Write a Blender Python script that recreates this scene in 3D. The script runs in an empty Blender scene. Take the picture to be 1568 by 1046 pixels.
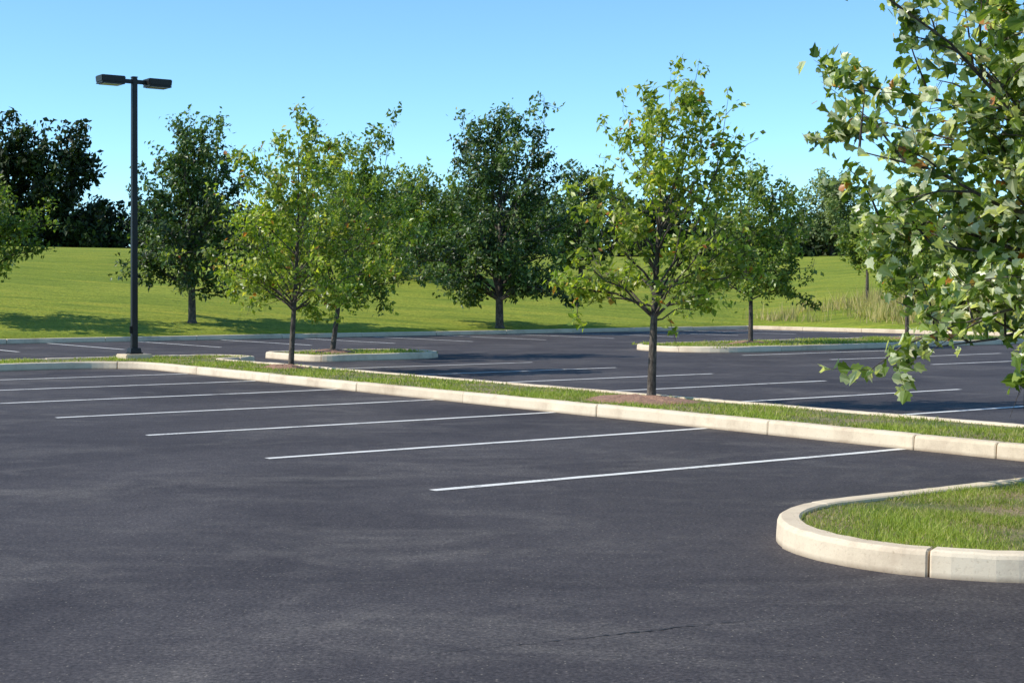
import bpy, math, numpy as np
from mathutils import Vector
from mathutils.geometry import tessellate_polygon

scene = bpy.context.scene
COL = scene.collection
# ---------------------------------------------------------------- lot frame
TH = math.radians(35.5)
CA, SA = math.cos(TH), math.sin(TH)
def W(s, t, z=0.0):
    return (CA*s - SA*t, SA*s + CA*t, z)
def ST(x, y):
    return (CA*x + SA*y, -SA*x + CA*y)

# ---------------------------------------------------------------- materials
def new_mat(name):
    m = bpy.data.materials.new(name); m.use_nodes = True
    nt = m.node_tree
    b = nt.nodes['Principled BSDF']
    return m, nt, b, nt.nodes, nt.links
def ramp(nodes, stops):
    r = nodes.new('ShaderNodeValToRGB')
    el = r.color_ramp.elements
    while len(el) < len(stops): el.new(0.5)
    for e, (p, c) in zip(el, stops):
        e.position = p; e.color = (c[0], c[1], c[2], 1)
    return r
def noise(nodes, links, coord, scale, detail=4, rough=0.6, dist=0.0):
    n = nodes.new('ShaderNodeTexNoise')
    n.inputs['Scale'].default_value = scale
    n.inputs['Detail'].default_value = detail
    n.inputs['Roughness'].default_value = rough
    n.inputs['Distortion'].default_value = dist
    links.new(coord, n.inputs['Vector'])
    return n
def mix(nodes, links, a, b, fac, mode='MIX'):
    m = nodes.new('ShaderNodeMix'); m.data_type = 'RGBA'; m.blend_type = mode
    def put(v, s):
        if isinstance(v, (tuple, list)): s.default_value = (v[0], v[1], v[2], 1)
        elif isinstance(v, (int, float)): s.default_value = v
        else: links.new(v, s)
    put(fac, m.inputs[0]); put(a, m.inputs[6]); put(b, m.inputs[7])
    return m.outputs[2]
def geo_pos(nodes):
    return nodes.new('ShaderNodeNewGeometry').outputs['Position']
def mapping(nodes, links, coord, scale=(1,1,1), rot=(0,0,0)):
    m = nodes.new('ShaderNodeMapping')
    m.inputs['Scale'].default_value = scale; m.inputs['Rotation'].default_value = rot
    links.new(coord, m.inputs['Vector']); return m.outputs[0]

def asphalt_mat():
    m, nt, b, N, L = new_mat('asphalt')
    p = geo_pos(N)
    big = noise(N, L, p, 0.28, 5, 0.62, 0.8)
    st = noise(N, L, mapping(N, L, p, (0.75, 1.1, 1), (0, 0, 0.9)), 0.7, 6, 0.70, 0.8)
    agg = noise(N, L, p, 42, 4, 0.8)
    mid = noise(N, L, p, 5.5, 4, 0.7)
    vor = N.new('ShaderNodeTexVoronoi'); vor.inputs['Scale'].default_value = 48
    L.new(p, vor.inputs['Vector'])
    r1 = ramp(N, [(0.32, (0.050, 0.044, 0.046)), (0.68, (0.086, 0.077, 0.077))])
    L.new(big.outputs[0], r1.inputs[0])
    r2 = ramp(N, [(0.50, (0, 0, 0)), (0.76, (0.8, 0.8, 0.8))])
    L.new(st.outputs[0], r2.inputs[0])
    c = mix(N, L, r1.outputs[0], (0.150, 0.135, 0.123), r2.outputs[0])
    rm = ramp(N, [(0.3, (0.82, 0.82, 0.84)), (0.7, (1.20, 1.18, 1.15))]); L.new(mid.outputs[0], rm.inputs[0])
    c = mix(N, L, c, rm.outputs[0], 1.0, 'MULTIPLY')
    r3 = ramp(N, [(0.33, (0.45, 0.45, 0.45)), (0.52, (1, 1, 1)), (0.70, (1.9, 1.85, 1.75))])
    L.new(agg.outputs[0], r3.inputs[0])
    c = mix(N, L, c, r3.outputs[0], 1.0, 'MULTIPLY')
    r4 = ramp(N, [(0.0, (1, 1, 1)), (0.20, (0.6, 0.6, 0.6)), (0.28, (0, 0, 0))])
    L.new(vor.outputs['Distance'], r4.inputs[0])
    sel = N.new('ShaderNodeSeparateColor'); L.new(vor.outputs['Color'], sel.inputs[0])
    r5 = ramp(N, [(0.90, (0, 0, 0)), (0.93, (1, 1, 1))]); L.new(sel.outputs[0], r5.inputs[0])
    f = mix(N, L, r4.outputs[0], r5.outputs[0], 1.0, 'MULTIPLY')
    c = mix(N, L, c, (0.30, 0.26, 0.21), f)
    L.new(c, b.inputs['Base Color'])
    b.inputs['Roughness'].default_value = 0.8
    b.inputs['Specular IOR Level'].default_value = 0.15
    bp = N.new('ShaderNodeBump'); bp.inputs['Strength'].default_value = 0.5; bp.inputs['Distance'].default_value = 0.006
    L.new(agg.outputs[0], bp.inputs['Height']); L.new(bp.outputs[0], b.inputs['Normal'])
    return m
def paint_mat():
    m, nt, b, N, L = new_mat('road_paint')
    p = geo_pos(N)
    n = noise(N, L, p, 40, 4, 0.7); n2 = noise(N, L, p, 3, 3, 0.6)
    r = ramp(N, [(0.38, (0.24, 0.22, 0.20)), (0.49, (0.80, 0.76, 0.68)), (0.8, (0.88, 0.84, 0.77))])
    s = N.new('ShaderNodeMath'); s.operation = 'ADD'
    s2 = N.new('ShaderNodeMath'); s2.operation = 'MULTIPLY'; s2.inputs[1].default_value = 0.5
    L.new(n2.outputs[0], s2.inputs[0]); s3 = N.new('ShaderNodeMath'); s3.operation='MULTIPLY'; s3.inputs[1].default_value=0.55
    L.new(n.outputs[0], s3.inputs[0]); L.new(s2.outputs[0], s.inputs[0]); L.new(s3.outputs[0], s.inputs[1])
    L.new(s.outputs[0], r.inputs[0]); L.new(r.outputs[0], b.inputs['Base Color'])
    b.inputs['Roughness'].default_value = 0.6
    return m
def concrete_mat():
    m, nt, b, N, L = new_mat('kerb_concrete')
    p = geo_pos(N)
    n1 = noise(N, L, p, 1.6, 6, 0.7); n2 = noise(N, L, p, 60, 4, 0.7)
    r1 = ramp(N, [(0.3, (0.58, 0.45, 0.31)), (0.5, (0.77, 0.63, 0.445)), (0.8, (0.83, 0.70, 0.51))])
    L.new(n1.outputs[0], r1.inputs[0])
    r2 = ramp(N, [(0.24, (0.72, 0.69, 0.66)), (0.44, (1, 1, 1))]); L.new(n2.outputs[0], r2.inputs[0])
    c = mix(N, L, r1.outputs[0], r2.outputs[0], 1.0, 'MULTIPLY')
    at = N.new('ShaderNodeAttribute'); at.attribute_name = 'rnd'
    r3 = ramp(N, [(0, (0.86, 0.84, 0.82)), (1, (1, 1, 1))]); L.new(at.outputs['Fac'], r3.inputs[0])
    c = mix(N, L, c, r3.outputs[0], 1.0, 'MULTIPLY')
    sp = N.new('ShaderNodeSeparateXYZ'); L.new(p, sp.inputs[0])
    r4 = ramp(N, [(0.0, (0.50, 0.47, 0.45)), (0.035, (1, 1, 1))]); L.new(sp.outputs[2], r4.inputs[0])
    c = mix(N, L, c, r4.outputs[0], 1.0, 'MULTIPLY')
    L.new(c, b.inputs['Base Color']); b.inputs['Roughness'].default_value = 0.9
    bp = N.new('ShaderNodeBump'); bp.inputs['Strength'].default_value = 0.35; bp.inputs['Distance'].default_value = 0.004
    L.new(n2.outputs[0], bp.inputs['Height']); L.new(bp.outputs[0], b.inputs['Normal'])
    return m
def lawn_mat():
    m, nt, b, N, L = new_mat('lawn')
    p = geo_pos(N)
    n1 = noise(N, L, p, 0.06, 5, 0.6, 0.5); n2 = noise(N, L, mapping(N, L, p, (0.3, 1.6, 1)), 0.8, 6, 0.75); n3 = noise(N, L, p, 9, 4, 0.8)
    r1 = ramp(N, [(0.3, (0.190, 0.245, 0.028)), (0.7, (0.300, 0.335, 0.045))]); L.new(n1.outputs[0], r1.inputs[0])
    r2 = ramp(N, [(0.32, (0.55, 0.66, 0.7)), (0.5, (1, 1, 1)), (0.68, (1.45, 1.18, 1.25))]); L.new(n2.outputs[0], r2.inputs[0])
    c = mix(N, L, r1.outputs[0], r2.outputs[0], 1.0, 'MULTIPLY')
    r3 = ramp(N, [(0.3, (0.42, 0.47, 0.4)), (0.5, (1, 1, 1)), (0.7, (1.45, 1.4, 1.3))]); L.new(n3.outputs[0], r3.inputs[0])
    c = mix(N, L, c, r3.outputs[0], 1.0, 'MULTIPLY')
    L.new(c, b.inputs['Base Color']); b.inputs['Roughness'].default_value = 0.95
    b.inputs['Specular IOR Level'].default_value = 0.1
    bp = N.new('ShaderNodeBump'); bp.inputs['Strength'].default_value = 0.9; bp.inputs['Distance'].default_value = 0.06
    L.new(n3.outputs[0], bp.inputs['Height']); L.new(bp.outputs[0], b.inputs['Normal'])
    return m
def soil_mat():
    m, nt, b, N, L = new_mat('island_turf')
    p = geo_pos(N)
    n1 = noise(N, L, p, 1.4, 5, 0.65); n2 = noise(N, L, p, 45, 4, 0.8)
    r1 = ramp(N, [(0.35, (0.12, 0.17, 0.03)), (0.50, (0.22, 0.21, 0.08)), (0.64, (0.40, 0.29, 0.17))]); L.new(n1.outputs[0], r1.inputs[0])
    r3 = ramp(N, [(0.3, (0.35, 0.35, 0.3)), (0.5, (1, 1, 1)), (0.7, (1.5, 1.4, 1.3))]); L.new(n2.outputs[0], r3.inputs[0])
    c = mix(N, L, r1.outputs[0], r3.outputs[0], 1.0, 'MULTIPLY')
    L.new(c, b.inputs['Base Color']); b.inputs['Roughness'].default_value = 0.95
    bp = N.new('ShaderNodeBump'); bp.inputs['Strength'].default_value = 0.9; bp.inputs['Distance'].default_value = 0.03
    L.new(n2.outputs[0], bp.inputs['Height']); L.new(bp.outputs[0], b.inputs['Normal'])
    return m
def leaf_mat(name, stops, trans=0.35, rough=0.5, spec=0.35, clump=0.35):
    m, nt, b, N, L = new_mat(name)
    at = N.new('ShaderNodeAttribute'); at.attribute_name = 'rnd'
    r = ramp(N, stops); L.new(at.outputs['Fac'], r.inputs[0])
    a2 = N.new('ShaderNodeAttribute'); a2.attribute_name = 'clump'
    lo = 1-clump
    r2 = ramp(N, [(0, (lo, lo, lo)), (1, (1+clump*0.6, 1+clump*0.5, 1+clump*0.2))]); L.new(a2.outputs['Fac'], r2.inputs[0])
    c = mix(N, L, r.outputs[0], r2.outputs[0], 1.0, 'MULTIPLY')
    L.new(c, b.inputs['Base Color']); b.inputs['Roughness'].default_value = rough
    b.inputs['Specular IOR Level'].default_value = spec
    tr = N.new('ShaderNodeBsdfTranslucent')
    c2 = mix(N, L, c, (1.5, 1.55, 0.5), 1.0, 'MULTIPLY'); L.new(c2, tr.inputs['Color'])
    ms = N.new('ShaderNodeMixShader'); ms.inputs[0].default_value = trans
    L.new(b.outputs[0], ms.inputs[1]); L.new(tr.outputs[0], ms.inputs[2])
    L.new(ms.outputs[0], N['Material Output'].inputs['Surface'])
    return m
def bark_mat():
    m, nt, b, N, L = new_mat('bark')
    p = geo_pos(N)
    n = noise(N, L, mapping(N, L, p, (1, 1, 0.25)), 40, 5, 0.7)
    n2 = noise(N, L, p, 6, 3, 0.6)
    r = ramp(N, [(0.35, (0.022, 0.017, 0.013)), (0.65, (0.15, 0.12, 0.095))]); L.new(n.outputs[0], r.inputs[0])
    r2 = ramp(N, [(0.3, (0.5, 0.5, 0.5)), (0.7, (1.5, 1.5, 1.45))]); L.new(n2.outputs[0], r2.inputs[0])
    c = mix(N, L, r.outputs[0], r2.outputs[0], 1.0, 'MULTIPLY')
    L.new(c, b.inputs['Base Color']); b.inputs['Roughness'].default_value = 0.9
    bp = N.new('ShaderNodeBump'); bp.inputs['Strength'].default_value = 0.8; bp.inputs['Distance'].default_value = 0.01
    L.new(n.outputs[0], bp.inputs['Height']); L.new(bp.outputs[0], b.inputs['Normal'])
    return m
def plain(name, col, rough=0.6, var=0.15, scale=12, metallic=0):
    m, nt, b, N, L = new_mat(name)
    n = noise(N, L, geo_pos(N), scale, 4, 0.6)
    r = ramp(N, [(0.3, tuple(c*(1-var) for c in col)), (0.7, tuple(c*(1+var) for c in col))]); L.new(n.outputs[0], r.inputs[0])
    L.new(r.outputs[0], b.inputs['Base Color']); b.inputs['Roughness'].default_value = rough
    b.inputs['Metallic'].default_value = metallic
    return m

M_ASPH = asphalt_mat(); M_PAINT = paint_mat(); M_CONC = concrete_mat(); M_LAWN = lawn_mat(); M_SOIL = soil_mat(); M_BARK = bark_mat()
M_MULCH = plain('mulch', (0.30, 0.165, 0.105), 0.95, 0.7, 45)
M_YG = leaf_mat('leaf_light_green', [(0, (0.12, 0.19, 0.020)), (0.45, (0.250, 0.335, 0.038)), (0.88, (0.44, 0.50, 0.09)), (0.978, (0.56, 0.53, 0.13)), (0.988, (0.55, 0.25, 0.06)), (1, (0.40, 0.13, 0.03))], 0.48, 0.38, 0.55)
M_MG = leaf_mat('leaf_mid_green', [(0, (0.080, 0.140, 0.018)), (0.5, (0.160, 0.240, 0.034)), (0.98, (0.32, 0.39, 0.070)), (1, (0.34, 0.27, 0.05))], 0.42, 0.38, 0.55)
M_DG = leaf_mat('leaf_dark_green', [(0, (0.033, 0.070, 0.013)), (0.5, (0.074, 0.138, 0.027)), (1, (0.175, 0.250, 0.058))], 0.30, 0.40, 0.5, 0.45)
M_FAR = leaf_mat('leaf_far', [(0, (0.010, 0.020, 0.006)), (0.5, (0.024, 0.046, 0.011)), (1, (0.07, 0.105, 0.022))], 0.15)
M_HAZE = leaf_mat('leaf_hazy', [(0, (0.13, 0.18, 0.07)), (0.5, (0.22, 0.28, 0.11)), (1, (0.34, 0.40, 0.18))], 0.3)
M_NEAR = leaf_mat('leaf_near_tree', [(0, (0.065, 0.120, 0.016)), (0.34, (0.155, 0.235, 0.036)), (0.56, (0.30, 0.38, 0.08)), (0.64, (0.56, 0.60, 0.34)), (0.975, (0.82, 0.84, 0.62)), (0.982, (0.66, 0.34, 0.08)), (1, (0.50, 0.15, 0.05))], 0.42, 0.34, 0.6, 0.25)
M_BLADE = leaf_mat('grass_blade', [(0, (0.17, 0.235, 0.03)), (0.42, (0.28, 0.355, 0.06)), (0.66, (0.39, 0.43, 0.12)), (0.80, (0.54, 0.45, 0.24)), (1, (0.64, 0.51, 0.33))], 0.35, 0.6, 0.2)
M_TALL = leaf_mat('tall_grass', [(0, (0.24, 0.28, 0.08)), (0.35, (0.42, 0.37, 0.16)), (1, (0.66, 0.53, 0.31))], 0.3, 0.7, 0.1)
M_METAL = plain('dark_bronze_metal', (0.007, 0.0065, 0.0065), 0.5, 0.1, 8)
M_LENS = plain('lamp_lens', (0.40, 0.40, 0.37), 0.25, 0.05, 8)
M_WOOD = plain('pole_wood', (0.10, 0.075, 0.055), 0.9, 0.3, 10)

# ---------------------------------------------------------------- mesh helper
def mk(name, verts, faces, mats, smooth=None, mi=None, attrs=None, parent=None):
    me = bpy.data.meshes.new(name)
    me.from_pydata(verts.tolist() if hasattr(verts, 'tolist') else verts, [], faces)
    for m in (mats if isinstance(mats, (list, tuple)) else [mats]): me.materials.append(m)
    if smooth is not None:
        me.polygons.foreach_set('use_smooth', np.full(len(me.polygons), smooth) if isinstance(smooth, bool) else smooth)
    if mi is not None: me.polygons.foreach_set('material_index', mi)
    if attrs:
        for k, v in attrs.items():
            a = me.attributes.new(k, 'FLOAT', 'FACE'); a.data.foreach_set('value', np.asarray(v, dtype=np.float32))
    me.update()
    ob = bpy.data.objects.new(name, me); COL.objects.link(ob)
    if parent: ob.parent = parent
    return ob

# ---------------------------------------------------------------- terrain
T_EDGE, S_EDGE = 46.8, 45.5
def terr(s, t):
    d = max(t - T_EDGE, s - S_EDGE)
    if d < 0:
        if s < -40 or t < -40: return 0.13
        return -0.03
    x, y, _ = W(s, t)
    z = 0.13 + 4.4*math.sin(min(d/60.0, 1.0)*math.pi/2)
    k = min(d/15.0, 1.0)
    z += k*(0.10*math.sin(x*0.11+1.3)*math.cos(y*0.07) + 0.05*math.sin(x*0.31+y*0.22))
    return z
def axis(edge):
    a = [-900, -400, -200, -100, -60, -40.02, -39.98]
    a += list(np.arange(-30, edge-1, 8.0)) + [edge+0.05, edge+0.10]
    a += list(np.arange(edge+1.5, edge+80, 1.6)) + list(np.arange(edge+82, edge+200, 8)) + [edge+300, edge+500, edge+900]
    return a
def terr_v(s, t):
    if -40 <= s <= S_EDGE+0.07 and -40 <= t <= T_EDGE+0.07: return -0.03
    return max(terr(s, t), 0.13)
As, At = axis(S_EDGE), axis(T_EDGE)
V = [W(s, t, terr_v(s, t)) for t in At for s in As]
n = len(As)
F = [(j*n+i, j*n+i+1, (j+1)*n+i+1, (j+1)*n+i) for j in range(len(At)-1) for i in range(n-1)]
mk('ground', V, F, M_LAWN, True)
V = [W(-39.97, -39.97), W(S_EDGE+0.02, -39.97), W(S_EDGE+0.02, T_EDGE+0.02), W(-39.97, T_EDGE+0.02)]
mk('parking_lot_asphalt', V, [(0, 1, 2, 3)], M_ASPH)

# ---------------------------------------------------------------- stripes
rs = np.random.default_rng(5)
V, F = [], []
def stripe(s0, t0, s1, t1, w=0.11):
    L = math.hypot(s1-s0, t1-t0); ux, uy = (s1-s0)/L, (t1-t0)/L
    k = max(2, int(L/0.25)); base = len(V)
    for i in range(k+1):
        q = i/k*L
        for sg in (-1, 1):
            o = sg*(w/2 + rs.normal(0, 0.004)) + 0.006*math.sin(q*1.1+s0)
            V.append(W(s0+ux*q-uy*o, t0+uy*q+ux*o, 0.004))
    for i in range(k):
        a = base+2*i; F.append((a, a+2, a+3, a+1))
for k in range(7):
    t = 10.56+2.92*k
    stripe(6.75, t, 12.38, t)
    stripe(14.42, t, 20.6, t)
for k in range(-2, 8):
    t = 7.64+2.92*k
    stripe(27.0, t, 33.2, t); 
for k in range(14):
    s = 13.2+2.85*k
    stripe(s, 40.6, s, 46.7)
mk('parking_stripes', V, F, M_PAINT)

# ---------------------------------------------------------------- kerbs
def rounded(pts, radii):
    out = []; n = len(pts)
    for i in range(n):
        p0, p1, p2 = (np.array(pts[(i+k) % n], float) for k in (-1, 0, 1))
        r = radii[i]
        u0 = (p0-p1)/np.linalg.norm(p0-p1); u1 = (p2-p1)/np.linalg.norm(p2-p1)
        c = p1+(u0+u1)*r
        k = 3 if r < 0.5 else 12
        for j in range(k+1):
            a = math.pi/2*j/k
            out.append(tuple(c-u1*r*math.cos(a)-u0*r*math.sin(a)))
    return out
KH, KW = 0.15, 0.16
def kerb(pts, closed=True, off=0.0, anchor=None, extra=()):
    P = [np.array(p) for p in pts]
    if closed: P.append(P[0])
    Q = [P[0]]
    for p in P[1:]:
        if np.linalg.norm(p-Q[-1]) > 1e-4: Q.append(p)
    P = np.array(Q); seg = np.linalg.norm(np.diff(P, axis=0), axis=1)
    cum = np.concatenate([[0], np.cumsum(seg)]); Lt = cum[-1]
    def at(l):
        if closed: l = l % Lt
        return np.array([np.interp(l, cum, P[:, 0]), np.interp(l, cum, P[:, 1])])
    def nrm(l):
        e = 0.03
        a, b = (l-e, l+e) if closed else (max(l-e, 0), min(l+e, Lt))
        d = at(b)-at(a); d /= np.linalg.norm(d); return np.array([-d[1], d[0]])
    def near(pt):
        ls = np.arange(0, Lt, 0.02); return min(ls, key=lambda l: np.linalg.norm(at(l)-np.array(pt)))
    if anchor: off = near(anchor) % 3.05
    rng = np.random.default_rng(3)
    V, F, R = [], [], []
    prof = [(0.0, -0.03), (0.003, 0.02), (0.010, KH-0.030), (0.018, KH-0.010), (0.036, KH), (KW-0.012, KH), (KW, KH-0.010), (KW, 0.02)]
    js = list(np.arange(off, Lt-0.5, 3.05)) + [near(e) for e in extra]
    js = sorted(js)
    if js[0] > 0.3 and not closed: js = [0]+js
    js.append(js[0]+Lt if closed else Lt)
    G = 0.006
    for a, b in zip(js[:-1], js[1:]):
        l0, l1 = a+G, b-G
        ls = sorted(set([l0, l0+0.012, l1-0.012, l1]+[l for l in np.arange(l0+0.12, l1-0.08, 0.12 if closed else 1.0)]))
        dz = rng.normal(0, 0.004); do = rng.normal(0, 0.004); rv = rng.random()
        b0 = len(V)
        for i, l in enumerate(ls):
            c, nn = at(l), nrm(l)
            e = 0.006*(1+rng.random()) if i in (0, len(ls)-1) else 0
            wob = 0.0015*math.sin(l*23)+0.0015*math.sin(l*57)
            for o, z in prof:
                q = c+nn*(o+do+(e if o < 0.02 else 0)+wob)
                V.append(W(q[0], q[1], z+(dz-e+wob if z > 0.03 else 0)))
        k = len(prof)
        for i in range(len(ls)-1):
            for j in range(k-1):
                F.append((b0+i*k+j, b0+(i+1)*k+j, b0+(i+1)*k+j+1, b0+i*k+j+1)); R.append(rv)
        F.append(tuple(b0+j for j in range(k))); R.append(rv)
        F.append(tuple(b0+(len(ls)-1)*k+j for j in reversed(range(k)))); R.append(rv)
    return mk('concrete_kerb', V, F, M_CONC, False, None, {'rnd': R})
def turf(pts, z=0.125):
    P = [np.array(p) for p in pts]; n = len(P); V = []
    for i in range(n):
        d = P[(i+1) % n]-P[i-1]; d /= (np.linalg.norm(d)+1e-9)
        q = P[i]+np.array([-d[1], d[0]])*(KW*0.9)*(1.0)
        V.append(W(q[0], q[1], z))
    tri = tessellate_polygon([[Vector(v) for v in V]])
    return mk('island_turf', V, [tuple(t) for t in tri], M_SOIL)

main = rounded([(-25, 31.1), (12.4, 31.1), (12.4, 7.6), (6.85, 7.6), (6.85, 5.0), (12.4, 5.0), (12.4, -12), (14.4, -12), (14.4, 31.2), (15.5, 31.2), (15.5, 33.1), (-25, 33.1)],
               [0.3, 1.4, 0.6, 1.28, 1.28, 0.6, 0.3, 0.3, 0.45, 0.4, 0.8, 0.3])
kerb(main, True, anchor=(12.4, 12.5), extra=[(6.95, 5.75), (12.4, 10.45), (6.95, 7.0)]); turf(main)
isl2 = rounded([(16.7, 30.9), (20.5, 30.9), (20.5, 33.9), (16.7, 33.9)], [0.6, 1.3, 1.3, 0.6])
kerb(isl2, True, 0.5); turf(isl2)
isl3 = rounded([(27.0, 29.3), (42.5, 29.3), (42.5, 33.2), (27.0, 33.2)], [1.7, 1.0, 1.0, 1.7])
kerb(isl3, True, 0.5); turf(isl3)
kerb([(-40, T_EDGE), (S_EDGE, T_EDGE), (S_EDGE, -40)], False, 3.0)

V, F = [], []
rc = np.random.default_rng(9)
for k, (x0, y0, x1, y1) in enumerate([(-0.45, 6.87, 1.45, 7.72)]):
    m = 90; b0 = len(V); oy = 0
    for i in range(m+1):
        f = i/m; oy = 0.85*oy+rc.normal(0, 0.006); w = 0.005*(abs(rc.normal(0.3, 0.8)))*math.sin(math.pi*f)+0.0005
        x, y = x0+(x1-x0)*f, y0+(y1-y0)*f+oy
        V += [(x, y-w, 0.003), (x, y+w, 0.003)]
    for i in range(m):
        a = b0+2*i; F.append((a, a+2, a+3, a+1))
mk('asphalt_crack', V, F, plain('crack_tar', (0.028, 0.027, 0.028), 0.8, 0.3, 50))

# ---------------------------------------------------------------- grass blades
def blades(name, P, h, w, mat, seed, lean=0.5, clump=None):
    rng = np.random.default_rng(seed); n = len(P)
    a = rng.uniform(0, 2*math.pi, n); la = rng.uniform(0, 2*math.pi, n)
    hh = h*rng.uniform(0.35, 1.3, n); ww = w*rng.uniform(0.6, 1.4, n)
    if clump is not None: hh = hh*(0.55+0.8*clump)
    ll = hh*lean*np.abs(rng.normal(0, 1, n))
    dx, dy = np.cos(a)*ww/2, np.sin(a)*ww/2
    z0 = P[:, 2]
    v0 = np.stack([P[:, 0]-dx, P[:, 1]-dy, z0], 1); v1 = np.stack([P[:, 0]+dx, P[:, 1]+dy, z0], 1)
    v2 = np.stack([P[:, 0]+np.cos(la)*ll, P[:, 1]+np.sin(la)*ll, z0+hh], 1)
    V = np.stack([v0, v1, v2], 1).reshape(-1, 3)
    F = np.arange(3*n).reshape(-1, 3).tolist()
    rn = rng.random(n)
    if clump is not None: rn = np.clip(rn*0.75+(1-clump)*0.45*rng.random(n), 0, 1)
    return mk(name, V, F, mat, False, None, {'rnd': rn, 'clump': clump if clump is not None else rng.random(n)})
def patch(s, t):
    return 0.5+0.25*np.sin(s*2.1+1.3*np.sin(t*1.7))+0.25*np.sin(t*2.9+s*1.1+2*np.sin(s*3.7))
rg = np.random.default_rng(21)
def scatter(rects, per, disc=None):
    out = []
    for (s0, s1, t0, t1) in rects:
        k = int((s1-s0)*(t1-t0)*per)
        out.append(np.stack([rg.uniform(s0, s1, k), rg.uniform(t0, t1, k)], 1))
    if disc:
        cs, ct, r = disc; k = int(math.pi*r*r*per)
        rr = r*np.sqrt(rg.random(k)); aa = rg.uniform(0, 2*math.pi, k)
        out.append(np.stack([cs+rr*np.cos(aa), ct+rr*np.sin(aa)], 1))
    P = np.concatenate(out)
    pn = patch(P[:, 0], P[:, 1])
    keep = rg.random(len(P)) < (0.12+1.0*pn)
    P, pn = P[keep], pn[keep]
    return P, pn
def toW(P, z):
    return np.stack([CA*P[:, 0]-SA*P[:, 1], SA*P[:, 0]+CA*P[:, 1], np.full(len(P), z)], 1)
MUL = [(13.55, 16.05, 0.66, 0.85), (13.75, 26.75, 0.45, 0.5), (18.2, 32.9, 0.6, 0.6), (30.6, 31.5, 0.65, 0.65), (37.1, 31.5, 0.55, 0.55), (13.0, 32.3, 0.35, 0.35)]
def nomulch(P, pn):
    k = np.ones(len(P), bool)
    for s, t, r, r2 in MUL: k &= np.hypot((P[:, 0]-s)/r, (P[:, 1]-t)/r2) > rg.uniform(0.7, 1.1, len(P))
    return P[k], pn[k]
P, pn = scatter([(8.15, 13.0, 5.13, 7.47)], 5400, (8.15, 6.3, 1.16))
blades('grass_blades', toW(P, 0.12), 0.042, 0.007, M_BLADE, 1, 0.8, pn)
P, pn = nomulch(*scatter([(12.55, 14.25, 7.4, 20)], 1500))
blades('grass_blades', toW(P, 0.12), 0.05, 0.012, M_BLADE, 2, 0.8, pn)
P, pn = nomulch(*scatter([(12.55, 14.25, 20, 31.3), (-8, 15.3, 31.28, 32.92)], 650))
blades('grass_blades', toW(P, 0.12), 0.055, 0.02, M_BLADE, 3, 0.6, pn)
P, pn = nomulch(*scatter([(17.0, 20.2, 31.2, 33.6), (27.5, 42.2, 29.5, 33.0)], 400))
blades('grass_blades', toW(P, 0.12), 0.065, 0.03, M_BLADE, 4, 0.6, pn)
k = 30000
s = rg.uniform(47.0, 66, k); t = rg.uniform(20, 49, k)
kp = rg.random(k) < np.clip(patch(s*0.3, t*0.3)*1.3, 0, 1); s, t = s[kp], t[kp]
P = np.array([W(a, b, terr(a, b)-0.02) for a, b in zip(s, t)])
blades('tall_grass', P, 0.62, 0.045, M_TALL, 6, 0.35, patch(s, t))

for (s, t, r, r2) in MUL[:5]:
    rr = np.random.default_rng(int(s*10)); V = [W(s, t, 0.20)]; m = 26
    for ring, zz in ((0.35, 0.19), (0.7, 0.165), (1.0, 0.127)):
        for i in range(m):
            a = 2*math.pi*i/m; q = ring*rr.uniform(0.88, 1.10)
            V.append(W(s+q*r*math.cos(a), t+q*r2*math.sin(a), zz+rr.normal(0, 0.007)*(ring < 1)))
    F = [(0, 1+i, 1+(i+1) % m) for i in range(m)]
    for g in range(2):
        o = 1+g*m
        F += [(o+i, o+m+i, o+m+(i+1) % m, o+(i+1) % m) for i in range(m)]
    mk('mulch_bed', V, F, M_MULCH, False)

# ---------------------------------------------------------------- trees
LEAF_Q = (np.array([[0, 0, 0], [0.33, 0.45, 0.08], [0, 1.0, -0.04], [-0.33, 0.45, 0.08]]), [(0, 1, 2, 3)])
LEAF_M = (np.array([[0, 0, 0], [0.24, 0.08, 0.05], [0.44, 0.30, 0.11], [0.31, 0.42, 0.07], [0.36, 0.66, 0.08], [0.16, 0.70, 0.0], [0, 1.0, -0.14],
                    [-0.24, 0.08, 0.05], [-0.44, 0.30, 0.11], [-0.31, 0.42, 0.07], [-0.36, 0.66, 0.08], [-0.16, 0.70, 0.0]]),
          [(0, 1, 2, 3, 4, 5, 6), (0, 6, 11, 10, 9, 8, 7)])
def unit(v): return v/(np.linalg.norm(v, axis=-1, keepdims=True)+1e-9)
def leaf_geo(C, size, rng, shape, up=0.75, wind=0.0):
    n = len(C)
    nrm = unit(rng.normal(0, 1, (n, 3))+np.array([-0.85, -0.45, up]))
    d = rng.normal(0, 1, (n, 3))+np.array([wind, 0, -0.5])
    y = unit(d-nrm*np.sum(d*nrm, 1, keepdims=True)); x = np.cross(y, nrm)
    sz = size*rng.uniform(0.55, 1.25, n)[:, None, None]
    asp = rng.uniform(0.55, 1.1, n)[:, None, None]
    sv = shape[0]; k = len(sv)
    fold = rng.uniform(-1, 3.2, n)[:, None, None]
    V = C[:, None, :]+sz*(x[:, None, :]*sv[None, :, 0:1]*asp+y[:, None, :]*sv[None, :, 1:2]+nrm[:, None, :]*sv[None, :, 2:3]*fold)
    return V.reshape(-1, 3), k
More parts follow.
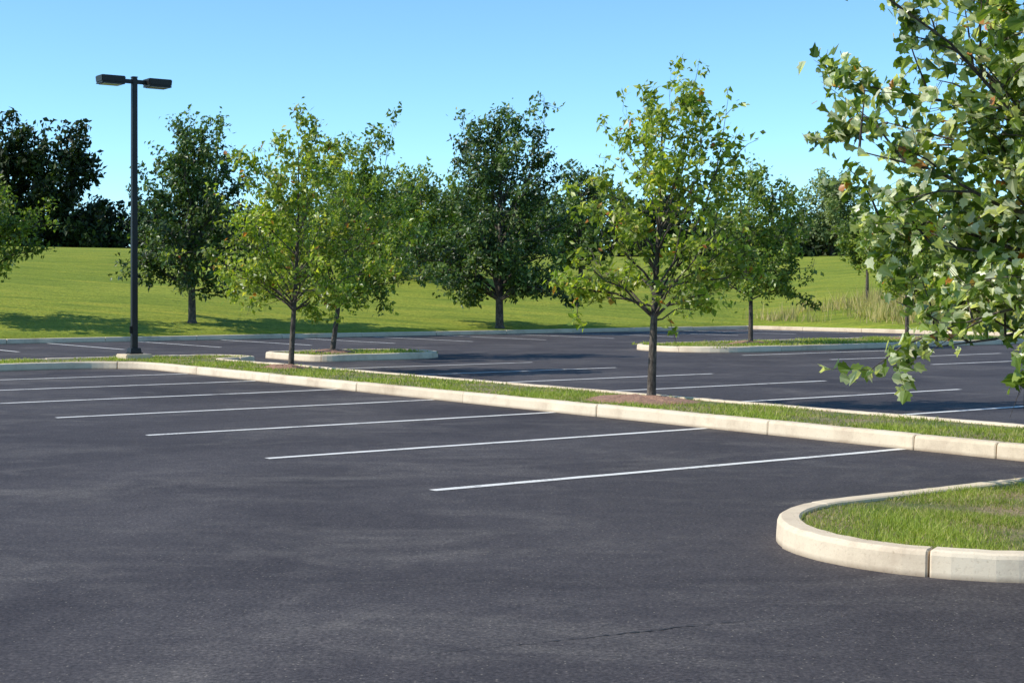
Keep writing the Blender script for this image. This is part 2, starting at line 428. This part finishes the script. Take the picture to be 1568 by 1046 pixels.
def tube(V, F, pts, r0, r1, sides):
    b0 = len(V); n = len(pts); pts = np.array(pts)
    for i in range(n):
        d = pts[min(i+1, n-1)]-pts[max(i-1, 0)]; d = d/(np.linalg.norm(d)+1e-9)
        a = np.cross(d, [0.3, 0.9, 0.1]); a /= np.linalg.norm(a); b = np.cross(d, a)
        r = r0+(r1-r0)*i/(n-1)
        for j in range(sides):
            q = 2*math.pi*j/sides; V.append(pts[i]+r*(a*math.cos(q)+b*math.sin(q)))
    for i in range(n-1):
        for j in range(sides):
            j2 = (j+1) % sides
            F.append((b0+i*sides+j, b0+i*sides+j2, b0+(i+1)*sides+j2, b0+(i+1)*sides+j))
def prof_broad(f): return 1.05*min(1.0, ((f+0.16)/0.34))**0.7*max(0.0, 1-f)**0.36
def prof_oval(f): return 1.12*min(1.0, ((f+0.10)/0.38))**0.6*max(0.0, 1-f)**0.5
def prof_low(f): return 1.08*min(1.0, ((f+0.16)/0.30))**0.6*max(0.0, 1-f)**0.50
def prof_round(f): return min(1.0, 1.02*math.sin(math.pi*(0.14+0.82*f))**0.6)
def prof_near(f): return min(1.0, 1.05*math.sin(math.pi*(0.20+0.76*f))**0.6)
def tree_geo(loc, H, zb, R, prof, nprim, nleaf, lsize, seed, shape=LEAF_Q, tr=0.05, lean=(0, 0), leaders=0, jit=0.07, nsec=6, sides=6, wind=0.0, wvar=1.0, twig=0.006):
    rng = np.random.default_rng(seed); loc = np.array(loc, float)
    V, F = [], []; A = []; CL = []; WT = []
    def axis_pt(z):
        f = z/H
        return np.array([lean[0]*f+0.05*math.sin(seed+f*5)*f*R*0.5, lean[1]*f+0.05*math.cos(seed*2+f*6)*f*R*0.5, z])
    tube(V, F, [axis_pt(-0.05)]+[axis_pt(z) for z in np.linspace(0.08, H*0.93, 14)], tr*1.15, tr*0.12, max(sides, 8))
    tube(V, F, [axis_pt(-0.06), axis_pt(0.10)], tr*1.7, tr*1.0, 8)
    for i in range(nprim+leaders):
        if i < nprim:
            f = (i+0.5)/nprim; zt = zb+f*(H-zb)*0.97
            r = R*prof(f)*rng.uniform(0.62, 1.12); phi = i*2.399+rng.normal(0, 0.35)
            el = math.radians(20+40*f+rng.normal(0, 7))
        else:
            f = 0.9; zt = H*rng.uniform(0.86, 1.05); r = R*rng.uniform(0.1, 0.62); phi = rng.uniform(0, 6.28); el = math.radians(70)
        za = min(max(zt-r*math.tan(el), zb*(0.92+0.35*rng.random()**2)), H*0.88); 
        if za > zt+0.15: za = zt+0.15*rng.random()
        p0 = axis_pt(za); p3 = axis_pt(min(zt, H))*np.array([1, 1, 0])+np.array([r*math.cos(phi), r*math.sin(phi), zt])
        hv = (p3-p0); bul = np.array([0, 0, 0.10*r]) if i < nprim else hv*np.array([0.2, 0.2, 0])
        pts = [p0+hv*u+bul*math.sin(math.pi*u)+rng.normal(0, 0.018*R, 3)*(0 < u < 1) for u in np.linspace(0, 1, 6)]
        rb = tr*(0.34*(1-za/H)+0.12)*max(0.4, min(1, r/R+0.2))
        tube(V, F, pts, rb, rb*0.15, 5)
        clump = rng.random(); pw = rng.uniform(1-0.45*wvar, 1+0.4*wvar)*(1.25 if f < 0.25 else 1.0)
        outd = unit(p3-p0)
        pts = np.array(pts)
        Lp = np.linalg.norm(hv)
        ns = max(3, int(nsec*(0.4+0.9*Lp/R)))
        for j in range(ns):
            u = 0.22+0.78*(j+rng.random())/ns if j < ns-1 else 1.0
            q = pts[min(int(u*5), 4)]*(1-(u*5-min(int(u*5), 4)))+pts[min(int(u*5), 4)+1]*(u*5-min(int(u*5), 4))
            d = unit(outd*0.75+rng.normal(0, 0.62, 3)+np.array([0, 0, 0.12]))
            L = R*rng.uniform(0.12, 0.32)*(1.25-0.5*u)
            e = q+d*L; mid = (q+e)/2+rng.normal(0, 0.03*L, 3)+np.array([0, 0, 0.06*L])
            tube(V, F, [q, mid, e], rb*0.33, rb*0.08, 4)
            wt = rng.uniform(0.25, 1.6)*pw; cl = np.clip(clump+rng.normal(0, 0.22), 0, 1)
            for a0, a1 in ((q, mid), (mid, e)): A.append((a0, a1)); CL.append(cl); WT.append(wt*L)
            for kx in range(3):
                q2 = mid+(e-mid)*rng.uniform(-0.4, 1); d2 = unit(d*0.5+rng.normal(0, 0.7, 3)); e2 = q2+d2*L*rng.uniform(0.3, 0.75)
                if twig < rb < 0.06: tube(V, F, [q2, e2], max(rb*0.12, 0.0012), max(rb*0.05, 0.0008), 3)
                A.append((q2, e2)); CL.append(np.clip(cl+rng.normal(0, 0.1), 0, 1)); WT.append(wt*L*0.9)
    A = np.array(A); CL = np.array(CL); WT = np.array(WT); WT /= WT.sum()
    idx = rng.choice(len(A), nleaf, p=WT)
    u = rng.random(nleaf)[:, None]*1.05
    C = A[idx, 0]*(1-u)+A[idx, 1]*u+np.clip(rng.normal(0, jit, (nleaf, 3)), -1.6*jit, 1.6*jit)
    C[:, 2] = np.maximum(C[:, 2], zb*0.75+0.1*rng.random(nleaf))
    LV, k = leaf_geo(C, lsize, rng, shape, wind=wind)
    LF = []
    base = np.arange(nleaf)*k+len(V)
    m = len(shape[1])
    cols = [ (base[:, None]+np.array(f)[None, :]).tolist() for f in shape[1]]
    for c in cols: LF += c
    rn = rng.random(nleaf); 
    allV = np.concatenate([np.array(V), LV])+loc
    nf = len(F)
    mi = np.concatenate([np.zeros(nf, int), np.ones(len(LF), int)])
    sm = np.concatenate([np.ones(nf, bool), np.zeros(len(LF), bool)])
    rnd = np.concatenate([np.zeros(nf), np.tile(rn, m)]); cl = np.concatenate([np.zeros(nf), np.tile(CL[idx], m)])
    return allV, F+LF, mi, sm, rnd, cl
def tree(name, loc, mat, *a, **k):
    V, F, mi, sm, rn, cl = tree_geo(loc, *a, **k)
    return mk(name, V, F, [M_BARK, mat], sm, mi, {'rnd': rn, 'clump': cl})
def at_lot(s, t, z=0.15):
    return W(s, t, z)
def at_xy(x, y):
    s, t = ST(x, y); return (x, y, terr(s, t))
ZT = 0.14
# median trees
tree('maple_tree', at_lot(13.75, 16.05, ZT), M_YG, 4.15, 1.15, 1.55, prof_broad, 36, 5900, 0.112, 11, tr=0.058, leaders=7, jit=0.04, nsec=6, lean=(0.15, 0), wind=0.4, twig=0.003)
tree('maple_tree', at_lot(13.9, 26.75, ZT), M_YG, 4.55, 1.15, 2.0, prof_broad, 40, 8600, 0.122, 12, tr=0.055, leaders=6, jit=0.055, lean=(0.2, 0), wind=0.4)
tree('maple_tree', at_lot(18.2, 32.9, ZT), M_MG, 5.1, 1.15, 2.35, prof_broad, 36, 10000, 0.132, 13, tr=0.065, leaders=3, jit=0.07, lean=(0.6, 0))
tree('maple_tree', at_lot(30.6, 31.5, ZT), M_MG, 4.9, 1.2, 2.15, prof_broad, 34, 10000, 0.142, 14, tr=0.065, leaders=4, jit=0.08)
tree('maple_tree', at_lot(37.1, 31.5, ZT), M_YG, 4.5, 1.3, 1.9, prof_oval, 28, 6500, 0.15, 15, tr=0.06, leaders=2, jit=0.08)
# lawn trees
tree('oak_tree', at_xy(-10.96, 53.6), M_DG, 6.7, 1.1, 2.85, prof_oval, 46, 17000, 0.18, 16, tr=0.13, leaders=3, jit=0.10, nsec=7)
tree('oak_tree', at_xy(-0.46, 58.0), M_DG, 8.0, 1.1, 3.15, prof_low, 52, 22000, 0.19, 17, tr=0.15, leaders=2, jit=0.12, nsec=7, wvar=0.7)
tree('oak_tree', at_xy(-17.5, 50.5), M_MG, 4.9, 1.4, 2.5, prof_round, 34, 9000, 0.18, 18, tr=0.12, jit=0.12)
tree('maple_tree', at_xy(-4.4, 76), M_MG, 5.4, 0.4, 3.0, prof_round, 34, 10000, 0.24, 19, tr=0.12, jit=0.15)
tree('maple_tree', at_xy(-8.0, 80), M_MG, 4.9, 0.5, 3.0, prof_round, 34, 9000, 0.24, 20, tr=0.12, jit=0.15)
tree('oak_tree', at_xy(3.6, 82), M_DG, 6.0, 0.8, 2.4, prof_round, 34, 8000, 0.24, 22, tr=0.12, jit=0.15)
tree('maple_tree', at_xy(15.9, 70), M_MG, 4.4, 1.6, 1.7, prof_oval, 26, 4500, 0.2, 23, tr=0.08, jit=0.12)
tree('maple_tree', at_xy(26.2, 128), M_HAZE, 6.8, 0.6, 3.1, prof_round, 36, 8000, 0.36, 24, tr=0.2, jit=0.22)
# near tree at the right
tree('silver_maple_tree', at_lot(10.95, 6.3, ZT), M_NEAR, 6.0, 0.92, 2.80, prof_near, 96, 50000, 0.112, 31, shape=LEAF_M, tr=0.08, leaders=8, jit=0.05, nsec=8, wind=0.9, wvar=0.6, twig=0.0)

# distant belt of trees
allV, allF, MI, SM, RN, CLs = [], [], [], [], [], []
off = 0; rd = np.random.default_rng(77)
spec = []
for x, h, r in [(-58, 14, 4.0), (-53, 15, 4.0), (-49, 14.0, 3.8), (-45.5, 12.4, 3.6), (-42.2, 12.4, 3.4), (-39.5, 11.4, 3.0), (-37.0, 11.6, 2.4)]:
    spec.append((x, 130+rd.uniform(-3, 3), h, r))
x = -63
while x < 70:
    hh = rd.uniform(4.2, 6.0) + (0.6 if abs(x) < 12 else 0) - (2.0 if x > 15 else 0)
    spec.append((x, 134+rd.uniform(-6, 8), hh, rd.uniform(2.4, 3.4))); x += 2.4
for (x, y, h, r) in spec:
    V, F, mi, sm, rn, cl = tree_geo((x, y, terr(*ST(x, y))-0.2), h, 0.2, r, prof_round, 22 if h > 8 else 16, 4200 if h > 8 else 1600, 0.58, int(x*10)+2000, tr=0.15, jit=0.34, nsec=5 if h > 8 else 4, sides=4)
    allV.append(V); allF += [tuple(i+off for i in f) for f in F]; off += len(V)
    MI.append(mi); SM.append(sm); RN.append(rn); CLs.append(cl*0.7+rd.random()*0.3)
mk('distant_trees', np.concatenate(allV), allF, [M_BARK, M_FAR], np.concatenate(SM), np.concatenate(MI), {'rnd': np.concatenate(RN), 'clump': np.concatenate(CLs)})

# ---------------------------------------------------------------- box helper
def box(name, c, size, mat, parent, rotz=0.0, taper=1.0, bevel=0.01):
    import bmesh
    bm = bmesh.new(); bmesh.ops.create_cube(bm, size=1)
    for v in bm.verts:
        k = taper if v.co.z < 0 else 1.0
        v.co.x *= size[0]*k; v.co.y *= size[1]*k; v.co.z *= size[2]
    if bevel: bmesh.ops.bevel(bm, geom=bm.edges[:], offset=bevel, segments=2, affect='EDGES')
    me = bpy.data.meshes.new(name); bm.to_mesh(me); bm.free(); me.materials.append(mat)
    ob = bpy.data.objects.new(name, me); COL.objects.link(ob); ob.location = c; ob.rotation_euler = (0, 0, rotz); ob.parent = parent
    return ob
lx, ly, _ = W(13.0, 32.3)
lamp = bpy.data.objects.new('street_lamp', None); COL.objects.link(lamp); lamp.location = (lx, ly, 0)
box('concrete_base', (0, 0, 0.16), (0.60, 0.60, 0.14), M_CONC, lamp, TH, 1.0, 0.02)
box('base_plate', (0, 0, 0.245), (0.30, 0.30, 0.03), M_METAL, lamp, TH)
box('base_cover', (0, 0, 0.31), (0.22, 0.22, 0.10), M_METAL, lamp, TH, 1.15)
box('pole', (0, 0, 3.22), (0.115, 0.115, 5.94), M_METAL, lamp, TH, 1.12, 0.012)
box('pole_cap', (0, 0, 6.205), (0.13, 0.13, 0.03), M_METAL, lamp, TH)
box('hand_hole_cover', (-0.05, -0.066, 0.75), (0.07, 0.012, 0.16), M_METAL, lamp, TH)
for sg, nm in ((-1, 'a'), (1, 'b')):
    def pos(d, z): return (CA*d*sg, SA*d*sg, z)
    box('arm_'+nm, pos(0.16, 6.11), (0.24, 0.06, 0.09), M_METAL, lamp, TH)
    box('head_'+nm, pos(0.53, 6.12), (0.54, 0.40, 0.15), M_METAL, lamp, TH, 0.95, 0.018)
    box('head_rim_'+nm, pos(0.53, 6.035), (0.51, 0.37, 0.03), M_METAL, lamp, TH, 1.0, 0.004)
    box('lens_'+nm, pos(0.53, 6.016), (0.42, 0.30, 0.02), M_LENS, lamp, TH, 1.0, 0.004)

# utility poles with wires, far right
ups = []
for (x, y) in ((27.5, 165.0), (78.0, 165.0)):
    z = terr(*ST(x, y))
    up = bpy.data.objects.new('utility_pole', None); COL.objects.link(up); up.location = (x, y, z)
    box('pole', (0, 0, 3.6), (0.24, 0.24, 7.4), M_WOOD, up, 0, 1.3, 0.05)
    box('crossarm', (0, -0.2, 6.7), (2.0, 0.12, 0.14), M_WOOD, up, 0.5, 1, 0.02)
    for j in (-0.85, 0.0, 0.85):
        box('insulator_%d' % round(j+1), (j*math.cos(0.5), -0.2+j*math.sin(0.5), 6.86), (0.09, 0.09, 0.18), M_METAL, up, 0, 1.4, 0.01)
    ups.append((x, y, z))
V, F = [], []
for j in (-0.85, 0.0, 0.85):
    a = np.array([ups[0][0]+j*math.cos(0.5), ups[0][1]-0.2+j*math.sin(0.5), ups[0][2]+6.95]); b = np.array([ups[1][0]+j*math.cos(0.5), ups[1][1]-0.2+j*math.sin(0.5), ups[1][2]+6.95])
    pts = [a+(b-a)*u-np.array([0, 0, 1.4*4*u*(1-u)]) for u in np.linspace(0, 1, 24)]
    tube(V, F, pts, 0.015, 0.015, 4)
mk('power_lines', np.array(V), F, M_METAL, True)

# ---------------------------------------------------------------- distant house
hx, hy = 50.5, 252.0
hz = terr(*ST(hx, hy))
house = bpy.data.objects.new('brick_house', None); COL.objects.link(house); house.location = (hx, hy, hz)
M_BR = plain('house_brick', (0.28, 0.15, 0.10), 0.9, 0.25, 3); M_RF = plain('house_roof', (0.10, 0.075, 0.065), 0.9, 0.2, 2); M_GL = plain('house_glass', (0.03, 0.04, 0.05), 0.15, 0.1)
M_TR = plain('house_trim', (0.6, 0.58, 0.54), 0.6, 0.05)
box('walls', (0, 0, 1.5), (10, 7, 3.0), M_BR, house, 0, 1, 0)
mk('roof', [(-5.5, -4, 2.95), (5.5, -4, 2.95), (5.5, 4, 2.95), (-5.5, 4, 2.95), (-5.5, 0, 5.0), (5.5, 0, 5.0)],
   [(0, 1, 5, 4), (2, 3, 4, 5), (0, 4, 3), (1, 2, 5), (3, 2, 1, 0)], M_RF, False, parent=house)
for i, xx in enumerate((-3.6, -1.6, 1.8, 3.7)):
    box('window_frame_%d' % i, (xx, -3.52, 1.6), (1.2, 0.08, 1.3), M_TR, house, 0, 1, 0)
    box('window_%d' % i, (xx, -3.57, 1.6), (1.0, 0.05, 1.1), M_GL, house, 0, 1, 0)
box('door', (0.1, -3.54, 1.05), (1.0, 0.08, 2.1), M_TR, house, 0, 1, 0)
box('chimney', (3, 0.6, 5.0), (0.8, 0.8, 1.4), M_BR, house, 0, 1, 0)

# ---------------------------------------------------------------- light
EL = math.radians(41); to_sun = Vector((-0.98*math.cos(EL), -0.20*math.cos(EL), math.sin(EL))).normalized()
ld = bpy.data.lights.new('sun', 'SUN'); ld.energy = 5.0; ld.angle = math.radians(0.5); ld.color = (1.0, 0.95, 0.86)
sun = bpy.data.objects.new('sun', ld); COL.objects.link(sun); sun.rotation_euler = to_sun.to_track_quat('Z', 'Y').to_euler()
sun.location = (-20, -5, 25)
w = bpy.data.worlds.new('World'); scene.world = w; w.use_nodes = True
N, L = w.node_tree.nodes, w.node_tree.links
sky = N.new('ShaderNodeTexSky'); sky.sky_type = 'NISHITA'; sky.sun_disc = False
sky.sun_elevation = EL; sky.sun_rotation = math.atan2(to_sun.x, to_sun.y) % (2*math.pi)
sky.air_density = 0.75; sky.dust_density = 0.0; sky.ozone_density = 2.5; sky.altitude = 300
bg = N['Background']; bg.inputs['Strength'].default_value = 0.14
tint = mix(N, L, sky.outputs[0], (1.12, 1.50, 1.62), 1.0, 'MULTIPLY')
L.new(tint, bg.inputs[0])

# ---------------------------------------------------------------- camera
cd = bpy.data.cameras.new('camera'); cd.sensor_width = 36; cd.lens = 55.0; cd.shift_y = -78/1568
cd.clip_start = 0.1; cd.clip_end = 3000
cam = bpy.data.objects.new('camera', cd); COL.objects.link(cam); cam.location = (0, 0, 1.6); cam.rotation_euler = (math.radians(90), 0, 0)
scene.camera = cam
scene.view_settings.view_transform = 'Standard'; scene.view_settings.look = 'None'; scene.view_settings.exposure = 0
